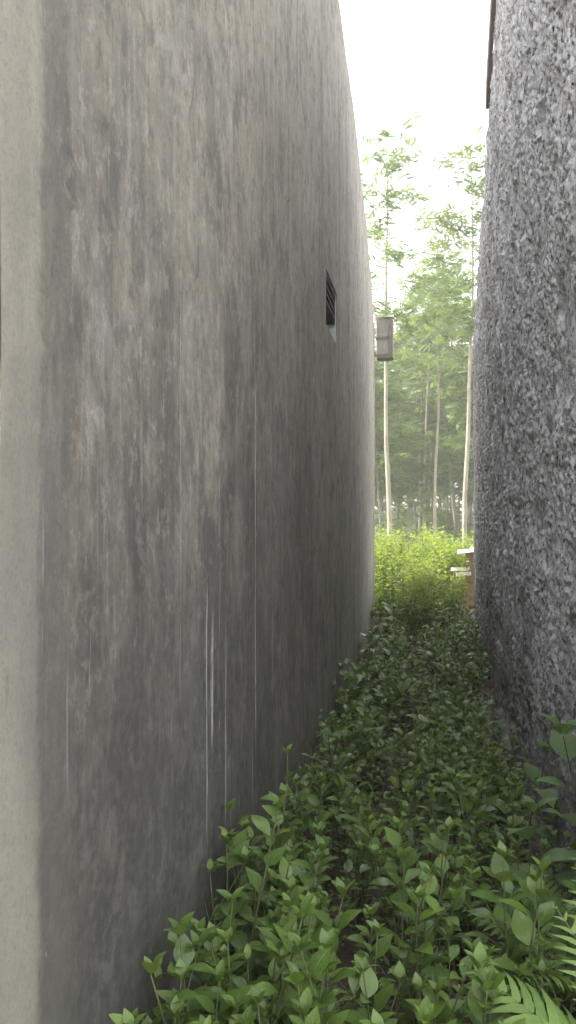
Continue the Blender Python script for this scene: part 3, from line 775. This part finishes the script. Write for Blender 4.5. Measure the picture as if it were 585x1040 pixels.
# ------------------------------------------------------------------ sunlit thicket beyond the walls
P_C = [herb_proto(500 + i, H, 10, .34, L, M['leaf_sun'], M['stem'], OVS, start=.18, branch=.45, node=.07) for i, (H, L) in enumerate(((1.12, .095), (1.22, .105), (1.02, .085), (1.30, .098), (1.10, .11)))]
rg = random.Random(31); n = 0
y = 9.35
while y < 16.5:
    half = 1.5 + (y - 10.5) * .22
    x = -half - .3
    while x < half + .6:
        xv, yv = x + rg.uniform(-.12, .12), y + rg.uniform(-.15, .15)
        if (yv > 10.6 or XL + .24 < xv < XR - .24) and not (.30 < xv < 1.3 and 10.98 < yv < 11.5):
            s = rg.uniform(.72, 1.0) * float(np.interp(yv, [9.2, 10.2, 11.6, 13, 16], [.60, .78, .95, 1.0, .95]))
            if xv > .25 and yv < 11.1: s *= .68
            herb('thicket_shrub', P_C[n % 5], (xv, yv, g1(xv, yv)), rg.uniform(0, 6.28), s, *(('yellow-green shrub at the thicket edge where the alley ends', 'shrub', 'shrubs at the alley end of the thicket') if yv < 10.9 else ('yellow-green shrub at the back of the thicket by the grove', 'shrub', 'shrubs at the grove side of the thicket') if yv > 14.5 else ('sunlit yellow-green shrub in the middle of the dense thicket', 'shrub', 'shrubs in the middle of the thicket'))); n += 1
        x += .27 if y < 10.6 else .38
    y += .34 if y < 10.6 else .44

# ------------------------------------------------------------------ trees: tapered trunk, limbs, layered feathery sprays
def spray_tpl(n=7, w=.15):
    """compound leaf: rachis along +Y with pairs of narrow pinnae"""
    v, f, u = [], [], []
    for i in range(n):
        t = .2 + .8 * i / (n - 1); L = .34 * math.sin(math.pi * (.25 + .68 * t)) + .05
        for s in (-1, 1):
            b = len(v); z = -.18 * t * t
            v += [(0, t - w * .35, z), (s * L * .55, t + .10 - w * .5, z - .02), (s * L, t + .16, z - .07), (s * L * .5, t + .08 + w * .5, z - .01)]
            u += [(.2, 0), (.3, .5), (.3, 1), (.7, .5)]
            f.append((b, b + 1, b + 2, b + 3) if s > 0 else (b + 3, b + 2, b + 1, b))
    return np.array(v, dtype=np.float32), np.array(f, dtype=np.int32), np.array(u, dtype=np.float32)
SPR = [spray_tpl(7), spray_tpl(6, .2)]

def tree_proto(seed, H, r0, first, nbr, brl, sprL, dens, bark, leafm, wig=.10, fork=False):
    rg = random.Random(seed)
    n = 16; pts = [Vector((0, 0, -.15))]; d = Vector((rg.uniform(-.03, .03), rg.uniform(-.03, .03), 1))
    for i in range(n):
        d = (d + Vector((rg.uniform(-wig, wig), rg.uniform(-wig, wig), .35))).normalized(); pts.append(pts[-1] + d * ((H + .15) / n))
    rad = [r0 * (1 - .86 * (i / n) ** .9) * (1.25 if i == 0 else 1) for i in range(n + 1)]
    tm = mesh('tree_trunk', *tube(pts, rad, 9), bark, True)
    LJ = Join(); F = Foliage()
    for b in range(nbr):
        t = first + (1 - first) * ((b + rg.random()) / nbr)
        x = min(t, .995) * n; i = int(x); p = pts[i].lerp(pts[i + 1], x - i)
        a = b * 2.4 + rg.uniform(-.5, .5)
        L = brl * (1.15 - .75 * (t - first) / (1 - first)) * rg.uniform(.6, 1.15)
        bp = [p]; dd = Vector((math.cos(a), math.sin(a), rg.uniform(.35, .9))).normalized(); m = 6
        for k in range(m):
            dd = (dd + Vector((rg.uniform(-.2, .2), rg.uniform(-.2, .2), -.06 + rg.uniform(-.1, .1)))).normalized(); bp.append(bp[-1] + dd * L / m)
        rb_ = max(.006, r0 * .32 * (1 - .6 * t))
        LJ.add(*tube(bp, [rb_ * (1 - .8 * k / m) for k in range(m + 1)], 5))
        cl = []
        for k in range(3):
            tt = (.45 + .27 * k + rg.uniform(-.1, .0)) * m; ii = min(int(tt), m - 1)
            cl.append(bp[ii].lerp(bp[ii + 1], tt - ii))
        for k in range(int(dens * (.5 + L / brl))):
            q = cl[rg.randrange(3)] + Vector((rg.gauss(0, .17), rg.gauss(0, .17), rg.gauss(.05, .09))) * brl * .75
            aa = rg.uniform(0, 6.28)
            F.add(SPR[rg.randrange(2)], Matrix.Translation(q) @ frame((math.cos(aa), math.sin(aa), rg.uniform(-.75, .55)), roll=rg.uniform(-.8, .8)), sprL * rg.uniform(.6, 1.2), rg.random())
    return tm, mesh('tree_limbs', LJ.v, LJ.f, bark, True), F.build('tree_crown', leafm)
def tree(name, pr, loc, rz, s, label, group=None, tilt=(0, 0)):
    o = empty(name, loc, rz, s); tag(o, label, 'tree', group)
    o.rotation_euler = (tilt[0], tilt[1], rz)
    link('trunk', pr[0], o); link('limbs', pr[1], o); link('crown', pr[2], o)

T_S = [tree_proto(700 + i, H, r, .50, nb, 1.5, .29, int(d * 2.9), M['bark'], M['leaf_tree'], .05) for i, (H, r, nb, d) in enumerate(((10.3, .068, 20, 11), (9.3, .054, 20, 10), (9.8, .06, 20, 11), (8.6, .05, 20, 10)))]
T_D = [tree_proto(740 + i, H, .075, .46, 20, 1.6, .30, 30, M['bark_d'], M['leaf_tree'], .08) for i, H in enumerate((8.5, 7.4, 9.2))]
T_M = [tree_proto(760 + i, H, .04, .40, 20, 1.3, .28, 34, M['bark_d'], M['leaf_tree'], .10) for i, H in enumerate((5.2, 6.0, 4.4))]

tree('slender_tree', T_S[0], (-.84, 19.0, g1(-.84, 19)), .4, 1.0, 'tallest pale-trunked slender tree close behind the cement wall corner')
tree('slender_tree', T_S[0], (.90, 19.3, g1(.9, 19.3)), 2.4, .97, 'pale-trunked slender tree close behind the rough-cast wall corner')
tree('slender_tree', T_S[1], (.25, 22.0, g1(.25, 22)), 1.2, 1.0, 'slender tree with a gently bent trunk at the middle of the grove')
tree('slender_tree', T_S[3], (-.06, 24.5, g1(0, 24.5)), 3.0, 1.08, 'thin grey-trunked tree standing just left of the bent trunk')
tree('slender_tree', T_D[0], (-1.05, 27, g1(-1, 27)), 1.0, 1.0, 'thin dark-trunked tree between the pale trunk and the grove middle')
rg = random.Random(77)
placed = [(-.84, 19.), (.9, 19.3), (.25, 22.), (-.06, 24.5), (-1.05, 27.)]
def place(nn, fn, y0, y1, mind, spreadk):
    c = 0; tries = 0
    while c < nn and tries < 4000:
        tries += 1
        y = rg.uniform(y0, y1); x = rg.uniform(-1, 1) * (1.5 + (y - 10) * spreadk)
        if any(math.hypot(x - a, y - b) < mind for a, b in placed): continue
        placed.append((x, y)); fn(x, y, c); c += 1
place(34, lambda x, y, c: tree('grove_tree', T_D[c % 3], (x, y, g1(x, y)), rg.uniform(0, 6.28), rg.uniform(.8, 1.1), 'dark-trunked slim tree deeper in the grove behind the thicket', 'dark-trunked trees of the grove'), 23.5, 42, .8, .15)
place(12, lambda x, y, c: tree('grove_tree', T_S[1 + c % 3], (x, y, g1(x, y)), rg.uniform(0, 6.28), rg.uniform(.85, 1.1), 'pale-trunked slim tree deeper in the grove behind the thicket', 'pale-trunked trees of the grove'), 24, 42, .9, .17)
place(28, lambda x, y, c: tree('sapling', T_M[c % 3], (x, y, g1(x, y)), rg.uniform(0, 6.28), rg.uniform(.8, 1.25), 'leafy young sapling filling the grove under the taller trees', 'saplings under the grove trees'), 21.5, 36, .6, .13)

# far wood that reads as one mass
F = Foliage(); J = Join(); rg = random.Random(88)
for i in range(150):
    y = rg.uniform(46, 66); x = rg.uniform(-1, 1) * (5 + (y - 10) * .26); h = rg.uniform(6, 9.5)
    z0 = g1(x, y)
    J.add(*tube([(x, y, z0 - .1), (x + rg.uniform(-.3, .3), y, z0 + h * .5), (x + rg.uniform(-.5, .5), y, z0 + h)], [.11, .08, .03], 5))
    for k in range(48):
        a = rg.uniform(0, 6.28); zz = z0 + h * rg.uniform(.03, 1.02); rr = 1.3 * rg.random() ** .5
        F.add(SPR[k % 2], Matrix.Translation((x + rr * math.cos(a), y + rr * math.sin(a), zz)) @ frame((math.cos(a * 3), math.sin(a * 3), rg.uniform(-.3, .4)), roll=rg.uniform(-.5, .5)), rg.uniform(.6, 1.1), rg.random())
U = Foliage()
for i in range(5200):
    y = rg.uniform(24, 48); x = rg.uniform(-1, 1) * (3 + (y - 10) * .2); a = rg.uniform(0, 6.28)
    top = 2.6 * max(.12, float(vnoise(x * .55 + 50, y * .4 + 50, 14)))
    U.add(SPR[i % 2], Matrix.Translation((x, y, g1(x, y) + top * rg.random() ** .7)) @ frame((math.cos(a), math.sin(a), rg.uniform(-.3, .9)), roll=rg.uniform(-.7, .7)), rg.uniform(.3, .6), rg.random())
tag(link('undergrowth', U.build('undergrowth', M['leaf_far'])), 'shady undergrowth on the floor of the grove', 'undergrowth', kind='stuff')
fw = empty('far_wood', (0, 46, 0)); tag(fw, 'far-off wood closing the view behind the grove', 'wood', kind='stuff')
w1 = link('foliage', F.build('far_foliage', M['leaf_far']), fw, Matrix.Translation((0, -46, 0))); w1['kind'] = 'stuff'
w2 = link('trunks', mesh('far_trunks', J.v, J.f, M['bark_d'], True), fw, Matrix.Translation((0, -46, 0))); w2['kind'] = 'stuff'

# ------------------------------------------------------------------ haze
t = NT('morning_haze')
t.n.remove(t.p)
pv = t.node('ShaderNodeVolumePrincipled')
pv.inputs['Color'].default_value = (.95, .96, .93, 1)
pv.inputs['Density'].default_value = .004
pv.inputs['Anisotropy'].default_value = .3
t.l.new(pv.outputs[0], t.out.inputs['Volume'])
hz = link('haze', mesh('haze', *box(-280, 280, -260, 300, -3.5, 13.5), t.m))
tag(hz, 'pale morning haze hanging in the air of the grove', 'haze', kind='stuff')
